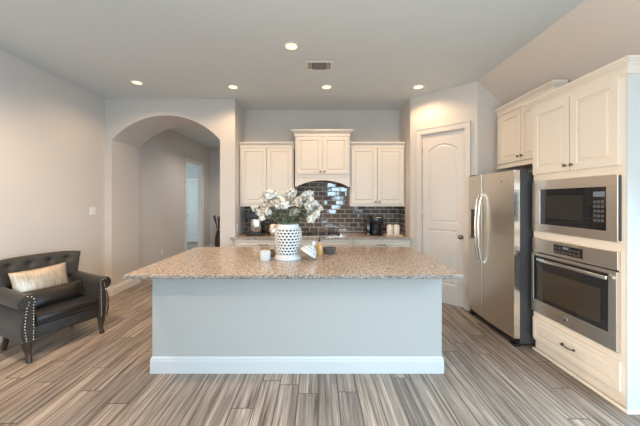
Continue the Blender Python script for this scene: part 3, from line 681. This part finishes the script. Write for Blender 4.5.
for i, (px, py, sc) in enumerate(BL):
    rnd = random.Random(100 + i); dep = 2.86 + rnd.uniform(-0.11, 0.09)
    p = Vector(((px - 318) * dep / F - VX, dep - VY, 1.5 - (py - 200) * dep / F - ZT))
    o = bpy.data.objects.new('flower_head', mp if i in (5, 7, 12) else roses[i % 4]); COL.objects.link(o); o.parent = fl
    sc *= 1.3; o.location = p; o.scale = (sc * rnd.uniform(.85, 1.2), sc * rnd.uniform(.85, 1.2), sc * rnd.uniform(.7, 1.05)); o.rotation_euler = (rnd.uniform(-.6, .6), rnd.uniform(-.6, .6), rnd.uniform(0, 6)); heads.append(p)
    if i in (5, 7, 12): o['label'] = 'blush cream flower head'
b = BM(); root = []
for i, p in enumerate(heads):
    rnd = random.Random(i); a = rnd.uniform(0, 6.28); r = rnd.uniform(0.0, 0.055)
    q = Vector((r * math.cos(a), r * math.sin(a), 0.06)); m_ = Vector((q.x * 0.6 + p.x * 0.28, q.y * 0.6 + p.y * 0.28, 0.36))
    m2 = m_.lerp(p, 0.6) + Vector((0, 0, 0.02))
    tube(b, [q, q.lerp(m_, .6), m_, m2, p], 0.0035, 6)
    root.append((m_, m2, p))
obj('stems', b, STEM, fl, smooth=True)
def leaf(b, p, d, L_, W_, rnd):
    d = d.normalized(); s = d.cross(Vector((rnd.uniform(-.4, .4), rnd.uniform(-.4, .4), 1))).normalized(); n = s.cross(d)
    rows = []
    for k in range(6):
        t_ = k / 5; wd = W_ * math.sin(PI * (0.06 + 0.9 * t_)) ** 0.8; c = p + d * L_ * t_ - n * (L_ * 0.25 * t_ * t_)
        rows.append([b.verts.new(c - s * wd + n * wd * .3), b.verts.new(c), b.verts.new(c + s * wd + n * wd * .3)])
    for a, c in zip(rows, rows[1:]):
        for k in range(2): b.faces.new((a[k], a[k + 1], c[k + 1], c[k]))
leaves = []
for i in range(64):
    rnd = random.Random(500 + i); m_, m2, p = root[i % len(root)]
    base = m_.lerp(m2, rnd.uniform(0.1, 0.8)) if i % 3 else m2.lerp(p, 0.6)
    d = Vector((rnd.uniform(-1, 1), rnd.uniform(-1, .6), rnd.uniform(-.2, 1.0)))
    b = BM(); leaf(b, base, d, rnd.uniform(0.05, 0.085), rnd.uniform(0.012, 0.02), rnd)
    o = obj('leaf', b, LEAF, fl, smooth='all')

# vase lid leaning on the vase foot
vlid = thing('vase_lid', 'white pierced ceramic lid with knob leaning beside the lattice vase', 'lid', (-0.098, 2.80, ZT))
Mt = Matrix.Translation((0, 0, 0.066)) @ Matrix.Rotation(math.radians(33), 4, 'Y') @ Matrix.Rotation(math.radians(-8), 4, 'X')
b = lathe(BM(), [(0.078, -0.012), (0.092, -0.010), (0.094, 0.002), (0.088, 0.010), (0.083, 0.028), (0.068, 0.056), (0.042, 0.074), (0.018, 0.080)], 30, M=Mt)
obj('dome', b, CERAM, vlid, smooth=True)
obj('finial', lathe(BM(), [(0.018, 0.080), (0.013, 0.087), (0.022, 0.099), (0.024, 0.111), (0.016, 0.124), (0.004, 0.130)], 18, M=Mt), CERAM, vlid, smooth=True)
b = BM()
for k in range(18):
    a = 2 * PI * k / 18
    for rr, zz in ((0.0835, 0.026), (0.0695, 0.0535)):
        aa = a + (PI / 18 if rr < 0.075 else 0)
        c = Mt @ Vector((rr * math.cos(aa), rr * math.sin(aa), zz)); n = (Mt.to_3x3() @ Vector((math.cos(aa) * 0.75, math.sin(aa) * 0.75, 0.66))).normalized()
        u_ = n.cross(Vector((0, 0, 1))).normalized(); w_ = n.cross(u_)
        f = [b.verts.new(c + n * 0.0012 + (u_ * math.cos(t) * 0.0065 + w_ * math.sin(t) * 0.005)) for t in [2 * PI * q / 8 for q in range(8)]]; b.faces.new(f)
obj('piercing', b, mat('pierced_hole', (0.05, 0.045, 0.04), 0.9), vlid)

# candle, beads, soap bottle, bowl
ca = thing('candle_jar', 'small white candle jar on the island left of the vase', 'candle', (-0.515, 2.775, ZT))
obj('jar', lathe(BM(), [(0.046, 0), (0.050, 0.006), (0.052, 0.088), (0.049, 0.090), (0.047, 0.066)], 28, capt=False), CERAM, ca, smooth=True)
obj('wax', lathe(BM(), [(0.0465, 0.06), (0.0465, 0.068)], 24), CREAM, ca, smooth=True)
bp_ = thing('bud_pot', 'tiny dark brown pot on the island between the candle jar and the lattice vase', 'pot', (-0.478, 2.95, ZT))
obj('pot_body', lathe(BM(), [(0.020, 0), (0.030, 0.010), (0.036, 0.030), (0.030, 0.050), (0.018, 0.060), (0.022, 0.072), (0.016, 0.072), (0.012, 0.058)], 20), BEAD, bp_, smooth=True)
sb = thing('soap_bottle', 'amber soap bottle with dark pump on the island right of vase lid', 'soap bottle', (0.015, 3.07, ZT))
obj('bottle_body', lathe(BM(), [(0.034, 0), (0.037, 0.006), (0.038, 0.06), (0.034, 0.09), (0.022, 0.115), (0.012, 0.128), (0.011, 0.14)], 24), AMBER, sb, smooth=True)
pb = lathe(BM(), [(0.014, 0.14), (0.014, 0.158), (0.005, 0.16), (0.005, 0.182), (0.010, 0.184), (0.010, 0.192), (0.004, 0.194)], 14)
tube(pb, [(0, 0, 0.188), (0.04, -0.005, 0.188), (0.055, -0.007, 0.178)], 0.0045)
obj('pump', pb, BPLAST, sb, smooth=True)
obj_b = lathe(BM(), [(0.05, 0), (0.062, 0.006), (0.074, 0.05), (0.077, 0.062), (0.073, 0.063), (0.068, 0.048), (0.055, 0.012), (0.0, 0.010)], 30, capt=False)
tag(obj('glass_bowl', obj_b, BOWLG, smooth=True), 'small dark glass bowl on the island right of the soap bottle', 'bowl', loc=(0.125, 3.13, ZT))

# ------------------------------------------------------------------ right-hand wall: oven tower, microwave, oven, fridge, fridge cabinet
RX = 2.178; OY0, OY1 = 2.013, 2.872; OW = OY1 - OY0
ot = thing('oven_cabinet', 'tall cream oven cabinet with upper doors and a drawer near right edge', 'cabinet', (RX, (OY0 + OY1) / 2, 0), -PI / 2)
h = OW / 2; dp = XR - 0.01 - RX
b = BM()
ZM0, ZM1, ZO0, ZO1 = 1.195, 1.688, 0.402, 1.125
bx(b, -h, h, 0, dp, 0.10, 0.36); bx(b, -h, h, 0.02, dp, 0.0, 0.10)
bx(b, -h, -h + 0.045, 0, dp, 0.36, 2.40); bx(b, h - 0.045, h, 0, dp, 0.36, 2.40)
bx(b, -h + 0.045, h - 0.045, 0, dp, 0.36, ZO0 + 0.012); bx(b, -h + 0.045, h - 0.045, 0, dp, ZO1 - 0.012, ZM0 + 0.012); bx(b, -h + 0.045, h - 0.045, 0, dp, ZM1 - 0.012, 2.40)
bx(b, -h + 0.045, h - 0.045, dp - 0.02, dp, 0.36, 2.40)
obj('carcass', b, CAB, ot)
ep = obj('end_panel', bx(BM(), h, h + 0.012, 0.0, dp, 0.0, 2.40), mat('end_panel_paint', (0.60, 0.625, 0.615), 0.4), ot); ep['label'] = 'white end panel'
for x0, x1, kx in ((-h + 0.012, -0.004, -0.032), (0.004, h - 0.030, 0.032)):
    d = obj('door', raised_panel(BM(), x0, x1, 1.752, 2.392, -0.0005, fr=0.06), CAB, ot)
    obj('knob', small_knob(kx, -0.0205, 1.80), BRONZE, d, smooth=True)
dr = obj('drawer', raised_panel(BM(), -h + 0.012, h - 0.022, 0.125, 0.338, -0.0005, fr=0.035), CAB, ot)
obj('pull', pull(-0.01, -0.0205, 0.232), BRONZE, dr, smooth=True)
obj('crown_moulding', crown(2.385, 0.105, 0.06, [(-h, 0.12), (-h, 0), (h + 0.012, 0), (h + 0.012, 0.3)]), CAB, ot)
obj('shoe_moulding', sweep(BM(), [(-h, 0.0), (h + 0.012, 0.0), (h + 0.012, dp)], [(0, 0), (0.012, 0), (0.012, 0.008), (0.006, 0.018), (0, 0.02)]), CAB, ot)

mw = thing('microwave', 'built-in stainless microwave with dark glass above the wall oven', 'microwave', (RX, (OY0 + OY1) / 2, 0), -PI / 2)
mh0, mh1 = -h + 0.012, h - 0.03
b = BM(); gx0, gx1, gz0, gz1 = -h + 0.112, h - 0.112, 1.268, 1.60
for (a, c, e, f) in ((mh0, mh1, gz1, ZM1), (mh0, mh1, ZM0, gz0), (mh0, gx0, gz0, gz1), (gx1, mh1, gz0, gz1)): bx(b, a, c, -0.026, -0.001, e, f)
obj('trim_frame', b, STEEL, mw, bevel=0.002)
obj('oven_body', bx(BM(), -h + 0.06, h - 0.06, 0.0, 0.45, ZM0 + 0.016, ZM1 - 0.016), DGREY, mw)
cpx = gx1 - 0.12
gd = obj('glass_door', bx(BM(), gx0, cpx - 0.003, -0.020, -0.001, gz0, gz1), BGLASS, mw)
obj('mesh_window', bx(BM(), gx0 + 0.06, cpx - 0.07, -0.0212, -0.0202, gz0 + 0.06, gz1 - 0.06), mat('window_mesh', (0.035, 0.033, 0.03), 0.1), gd)
cp = obj('control_panel', bx(BM(), cpx, gx1, -0.020, -0.001, gz0, gz1), BGLASS, mw)
obj('display', bx(BM(), cpx + 0.015, gx1 - 0.015, -0.0212, -0.0202, gz1 - 0.075, gz1 - 0.035), CLOCK, cp)
for r in range(5):
    for c in range(3): obj('key', bx(BM(), cpx + 0.016 + c * 0.03, cpx + 0.040 + c * 0.03, -0.0214, -0.0202, gz1 - 0.125 - r * 0.036, gz1 - 0.103 - r * 0.036), GREYK, cp)
obj('shadow_gap_strip', bx(BM(), mh1, mh1 + 0.004, -0.018, -0.001, ZM0 + 0.01, ZM1 - 0.01), DGREY, mw)  # dark strip painted in for the shadow gap beside the trim frame

ov = thing('wall_oven', 'stainless single wall oven with long bar handle below the microwave', 'oven', (RX, (OY0 + OY1) / 2, 0), -PI / 2)
ox0, ox1 = mh0, mh1
obj('oven_body', bx(BM(), -h + 0.06, h - 0.06, 0.0, 0.5, ZO0 + 0.016, ZO1 - 0.016), DGREY, ov)
pn = obj('control_panel', bx(BM(), ox0, ox1, -0.026, -0.001, 0.992, ZO1), STEEL, ov, bevel=0.003)
dx0, dx1 = -0.155, 0.13
dsp = obj('display', bx(BM(), dx0, dx1, -0.0272, -0.0262, 1.018, 1.098), BGLASS, pn)
obj('clock', bx(BM(), dx0 + 0.10, dx0 + 0.155, -0.0284, -0.0274, 1.068, 1.088), CLOCK, dsp)
for r in range(2):
    for c in range(7):
        if r == 1 and c in (2, 3): continue
        obj('key', bx(BM(), dx0 + 0.014 + c * 0.037, dx0 + 0.036 + c * 0.037, -0.0282, -0.0274, 1.030 + r * 0.032, 1.044 + r * 0.032), GREYK, dsp)
gx0, gx1, gz0, gz1 = ox0 + 0.03, ox1 - 0.06, 0.522, 0.955
b = BM()
for (a, c, e, f) in ((ox0, ox1, gz1, 0.980), (ox0, ox1, ZO0, gz0), (ox0, gx0, gz0, gz1), (gx1, ox1, gz0, gz1)): bx(b, a, c, -0.034, -0.001, e, f)
od = obj('door', b, STEEL, ov, bevel=0.003)
wg = obj('window_glass', bx(BM(), gx0, gx1, -0.0315, -0.003, gz0, gz1), BGLASS, od)
obj('inner_window', bx(BM(), gx0 + 0.07, gx1 - 0.06, -0.0322, -0.0316, gz0 + 0.04, gz1 - 0.13), mat('oven_window', (0.05, 0.04, 0.03), 0.05), wg)
hb = tube(BM(), [(ox0 + 0.14, -0.033, 0.925), (ox0 + 0.14, -0.058, 0.925)], 0.009); tube(hb, [(ox1 - 0.08, -0.033, 0.925), (ox1 - 0.08, -0.058, 0.925)], 0.009)
bx(hb, ox0 + 0.105, ox1 - 0.045, -0.070, -0.052, 0.912, 0.940, 0.007)
obj('handle', hb, STEELH, od, smooth=True)
def emblem(x, y, z, r, parent):
    e = obj('emblem', lathe(BM(), [(r, 0), (r, 0.003), (r * 0.9, 0.004)], 24, M=Matrix.Translation((x, y, z)) @ Matrix.Rotation(PI / 2, 4, 'X')), CHROME, parent, smooth=True)
    b = BM()
    ring = [(x + r * 0.72 * math.cos(t), y - 0.0045, z + r * 0.72 * math.sin(t)) for t in [2 * PI * k / 20 for k in range(21)]]; tube(b, ring, r * 0.05, 5)
    for s in (-1, 1):
        pts = [(x + s * r * 0.22 + r * 0.2 * math.cos(t), y - 0.0045, z + r * 0.42 * math.sin(t)) for t in [PI * 0.2 + 1.5 * PI * k / 10 for k in range(11)]]; tube(b, pts, r * 0.05, 5)
    obj('emblem_lettering', b, DGREY, e)
emblem(-0.02, -0.034, 0.462, 0.017, od)

# refrigerator (local front faces -y)
FY0, FY1, FX = 2.905, 3.785, 1.982; FW = FY1 - FY0; fh = FW / 2
fr = thing('refrigerator', 'stainless side-by-side refrigerator with dark grey sides beside the pantry door', 'refrigerator', (FX, (FY0 + FY1) / 2, 0), -PI / 2)
obj('case', bx(BM(), -fh + 0.004, fh - 0.004, 0.085, 0.80, 0.025, 1.785, 0.004), DGREY, fr)
sp = -fh + 0.345
def fdoor(x0, x1):
    def yb(x): return 0.022 * (x / fh) ** 2
    n = 12; pts = []
    r = 0.016
    pts.append((x0, 0.08)); pts.append((x0, yb(x0) + r)); 
    for k in range(n + 1):
        x = x0 + 0.006 + (x1 - x0 - 0.012) * k / n; pts.append((x, yb(x)))
    pts.append((x1, yb(x1) + r)); pts.append((x1, 0.08))
    return prism(BM(), pts, 'z', 0.085, 1.805)
dz = obj('freezer_door', fdoor(-fh, sp - 0.003), STEEL, fr, smooth=True); fd = obj('fridge_door', fdoor(sp + 0.003, fh), STEEL, fr, smooth=True)
# bright rounded outer edge strip of the near door
obj('edge_strip', bx(BM(), fh - 0.001, fh + 0.003, 0.02, 0.078, 0.09, 1.80), STEELH, fd)
for x, dparent, s in ((sp - 0.032, dz, -1), (sp + 0.032, fd, 1)):
    pts = []
    for k in range(13):
        t_ = k / 12; pts.append((x, -0.012 - 0.052 * math.sin(PI * t_) ** 0.45, 0.74 + 0.83 * t_))
    b = tube(BM(), pts, 0.0135, 10)
    for zz in (0.755, 1.555): bx(b, x - 0.012, x + 0.012, -0.03, 0.012, zz - 0.02, zz + 0.02, 0.004)
    obj('handle', b, STEELH, dparent, smooth=True)
ds = obj('dispenser', bx(BM(), -fh + 0.085, -fh + 0.235, 0.006, 0.030, 1.01, 1.38, 0.005), BPLAST, dz)
obj('dispenser_panel', bx(BM(), -fh + 0.10, -fh + 0.22, 0.003, 0.007, 1.27, 1.365), BGLASS, ds)
obj('dispenser_tray', bx(BM(), -fh + 0.10, -fh + 0.22, -0.012, 0.008, 1.015, 1.03), GREYK, ds)
b = bx(BM(), -fh + 0.01, fh - 0.01, 0.05, 0.10, 0.02, 0.083); obj('kick_grille', b, BPLAST, fr)
for x in (-fh + 0.04, fh - 0.04): obj('foot', bx(BM(), x - 0.035, x + 0.035, 0.025, 0.10, 0.0, 0.022, 0.004), BPLAST, fr)
for x in (-fh + 0.06, fh - 0.06): obj('hinge_cover', bx(BM(), x - 0.045, x + 0.045, 0.03, 0.16, 1.786, 1.822, 0.006), DGREY, fr)
emblem(sp + 0.36, 0.0075, 1.70, 0.014, fd)

# cabinet over the fridge
UX = 2.395; UY0, UY1 = 2.885, 3.790; uw = UY1 - UY0
uc = thing('fridge_cabinet', 'cream double-door cabinet above the refrigerator under the sloped ceiling', 'cabinet', (UX, (UY0 + UY1) / 2, 0), -PI / 2)
uh = uw / 2
b = prism(BM(), [(0, 1.905), (XR - 0.02 - UX, 1.905), (XR - 0.02 - UX, 2.38), (0.14, 2.62), (0, 2.62)], 'x', -uh, uh)
obj('carcass', b, CAB, uc)
for x0, x1, kx in ((-uh + 0.02, -0.004, -0.032), (0.004, uh - 0.02, 0.032)):
    d = obj('door', raised_panel(BM(), x0, x1, 1.965, 2.575, -0.0005, fr=0.06), CAB, uc)
    obj('knob', small_knob(kx, -0.0205, 2.02), BRONZE, d, smooth=True)
obj('crown_moulding', crown(2.60, 0.10, 0.05, [(-uh, 0.0), (uh, 0.0), (uh, 0.10)]), CAB, uc)
obj('light_rail', bx(BM(), -uh, uh, -0.012, 0.01, 1.905, 1.935, 0.003), CAB, uc)

# ------------------------------------------------------------------ armchair with cushions
CT = math.radians(68)
ch = thing('armchair', 'wide charcoal velvet tufted armchair with nailhead trim by the left wall', 'armchair', (-2.79, 3.01, 0), CT)
# seat frame: front rail with a gentle rounding
b = BM(); bx(b, -0.31, 0.31, -0.255, 0.22, 0.19, 0.315, 0.02); obj('seat_frame', b, VELV, ch, smooth=True)
b = BM(); bx(b, -0.268, 0.268, -0.275, 0.19, 0.317, 0.415, 0.032); sc_ = obj('seat_cushion', b, VELV2, ch, smooth=True)
pp = [(-0.235, -0.274), (0.235, -0.274)]
obj('piping', tube(tube(BM(), [(-0.255, -0.268, 0.335), (0.255, -0.268, 0.335)], 0.006), [(-0.255, -0.268, 0.398), (0.255, -0.268, 0.398)], 0.006), VELV2, sc_, smooth=True)
for s in (-1, 1):
    # arm cross-section (x outward positive), rolled top
    prof = [(0.275, 0.19), (0.275, 0.50)]
    for k in range(15):
        a = math.radians(205 - k * (205 + 95) / 14); prof.append((0.335 + 0.068 * math.cos(a), 0.565 + 0.068 * math.sin(a)))
    prof += [(0.362, 0.46), (0.378, 0.36), (0.375, 0.26), (0.355, 0.19)]
    b = BM(); prof_s = [(s * x, z) for x, z in prof]
    n = len(prof_s); rings = []
    for y, kx, lz in ((-0.285, 0.97, 0.0), (-0.265, 1.0, 0.0), (-0.1, 1.0, 0.0), (0.1, 1.0, 0.02), (0.30, 1.0, 0.05)):
        rings.append([b.verts.new((s * 0.325 + (x - s * 0.325) * kx, y, z if z < 0.4 else 0.19 + (z - 0.19) * (1 + lz))) for x, z in prof_s])
    for a, c in zip(rings, rings[1:]):
        for k in range(n): b.faces.new((a[k], a[(k + 1) % n], c[(k + 1) % n], c[k]))
    b.faces.new(rings[0]); b.faces.new(rings[-1][::-1])
    ar = obj('arm', b, VELV, ch, smooth=True, bevel=0.008)
    # front facing strip and nails in two rows following the arm front
    nb = BM()
    outl = [(0.290 + 0.012 * (k / 14) ** 2 * 0, 0.21 + 0.0265 * k) for k in range(13)] + [(0.283, 0.553), (0.288, 0.583), (0.305, 0.606), (0.332, 0.616)]
    outl += [(0.338 + 0.012 * math.sin(PI * k / 10), 0.21 + 0.0275 * k) for k in range(11)] + [(0.336, 0.512), (0.326, 0.535), (0.322, 0.56)]
    for x, z in outl:
        bmesh.ops.create_icosphere(nb, subdivisions=1, radius=0.0088, matrix=Matrix.Translation((s * x, -0.286, z)))
    obj('nailhead_trim', nb, NAIL, ar, smooth='all')
# back: flared, tufted
BTN = [(-0.25, 0.82), (-0.085, 0.82), (0.085, 0.82), (0.25, 0.82), (-0.17, 0.71), (0, 0.71), (0.17, 0.71), (-0.25, 0.60), (-0.085, 0.60), (0.085, 0.60), (0.25, 0.60)]
def back_xy(u, v):
    wd = 0.60 + 0.16 * v ** 1.3; a = u * 2 - 1; x = a * wd / 2
    z = 0.33 + 0.575 * v - 0.012 * abs(a) ** 6 * v - 0.012 * a * a * v
    y = 0.205 + 0.12 * v - 0.07 * abs(a) ** 5 * v
    return x, y, z
def back_fn(u, v, s):
    x, y, z = back_xy(u, v); a = u * 2 - 1
    e = (1 - abs(a) ** 8) ** 0.5 * (1 - (abs(v * 2 - 1)) ** 10) ** 0.5
    if s == 0:
        d = 0.045 * e
        for bx_, bz_ in BTN: d -= 0.036 * math.exp(-((x - bx_) ** 2 + (z - bz_) ** 2) / 0.0009)
        return (x, y - d, z)
    return (x, y + 0.055 * e + 0.012, z)
obj('backrest', grid_solid(BM(), back_fn, 56, 44), VELV, ch, smooth='all')
for bx_, bz_ in BTN:
    v_ = (bz_ - 0.33) / 0.575; y_ = 0.205 + 0.12 * v_ - 0.012
    obj('tufting_button', lathe(BM(), [(0.013, 0), (0.013, 0.004), (0.008, 0.009), (0.002, 0.010)], 12, M=Matrix.Translation((bx_, y_ + 0.003, bz_)) @ Matrix.Rotation(PI / 2, 4, 'X')), VELV2, ch, smooth=True)
for s in (-1, 1):
    b = BM(); pts = [(s * 0.315, -0.235, 0.20), (s * 0.318, -0.243, 0.15), (s * 0.312, -0.243, 0.10), (s * 0.308, -0.25, 0.05), (s * 0.312, -0.262, 0.012), (s * 0.312, -0.264, 0.0)]
    tube(b, pts, [0.042, 0.036, 0.026, 0.021, 0.024, 0.022], 10); obj('leg', b, DWOOD, ch, smooth=True)
for s in (-1, 1):
    b = BM(); tube(b, [(s * 0.28, 0.20, 0.20), (s * 0.282, 0.225, 0.12), (s * 0.285, 0.265, 0.0)], [0.032, 0.027, 0.021], 8); obj('leg', b, DWOOD, ch, smooth=True)
RC = Matrix.Rotation(CT, 4, 'Z'); CO = Matrix.Translation((-2.79, 3.01, 0))
def seat_cushion_thing(name, bm, m, label, lx, ly, lz, tilt, roll):
    o = obj(name, bm, m, smooth='all'); o.matrix_world = CO @ RC @ Matrix.Translation((lx, ly, lz)) @ Matrix.Rotation(tilt, 4, 'X') @ Matrix.Rotation(roll, 4, 'Y')
    return tag(o, label, 'cushion')
seat_cushion_thing('throw_pillow', pillow(BM(), 0.48, 0.29, 0.10), GOLD, 'shiny gold lumbar pillow leaning on the tufted back of the armchair', -0.052, 0.075, 0.508, math.radians(-14), math.radians(-2))
seat_cushion_thing('throw_pillow', pillow(BM(), 0.50, 0.19, 0.11), VELV2, 'dark brown velvet lumbar pillow lying on the armchair seat below the gold pillow', 0.0, -0.055, 0.416, math.radians(-20), 0)

# ------------------------------------------------------------------ dried arrangement at the far end of the hallway
hv = thing('floor_vase', 'tall dark vase of dried stems at the far end of the hallway', 'vase', (-2.93, 8.35, 0))
obj('vase_body', lathe(BM(), [(0.07, 0), (0.085, 0.03), (0.10, 0.25), (0.075, 0.48), (0.05, 0.56), (0.062, 0.60)], 20), DWOOD, hv, smooth=True)
b = BM()
for k in range(16):
    rnd = random.Random(k); a = rnd.uniform(0, 6.28); r = rnd.uniform(0.05, 0.17)
    tube(b, [(0, 0, 0.5), (r * .4 * math.cos(a), r * .4 * math.sin(a), 0.75), (r * math.cos(a), r * math.sin(a), rnd.uniform(0.88, 1.08))], [0.004, 0.006, 0.016], 6)
obj('dried_stems', b, DRIED, hv)
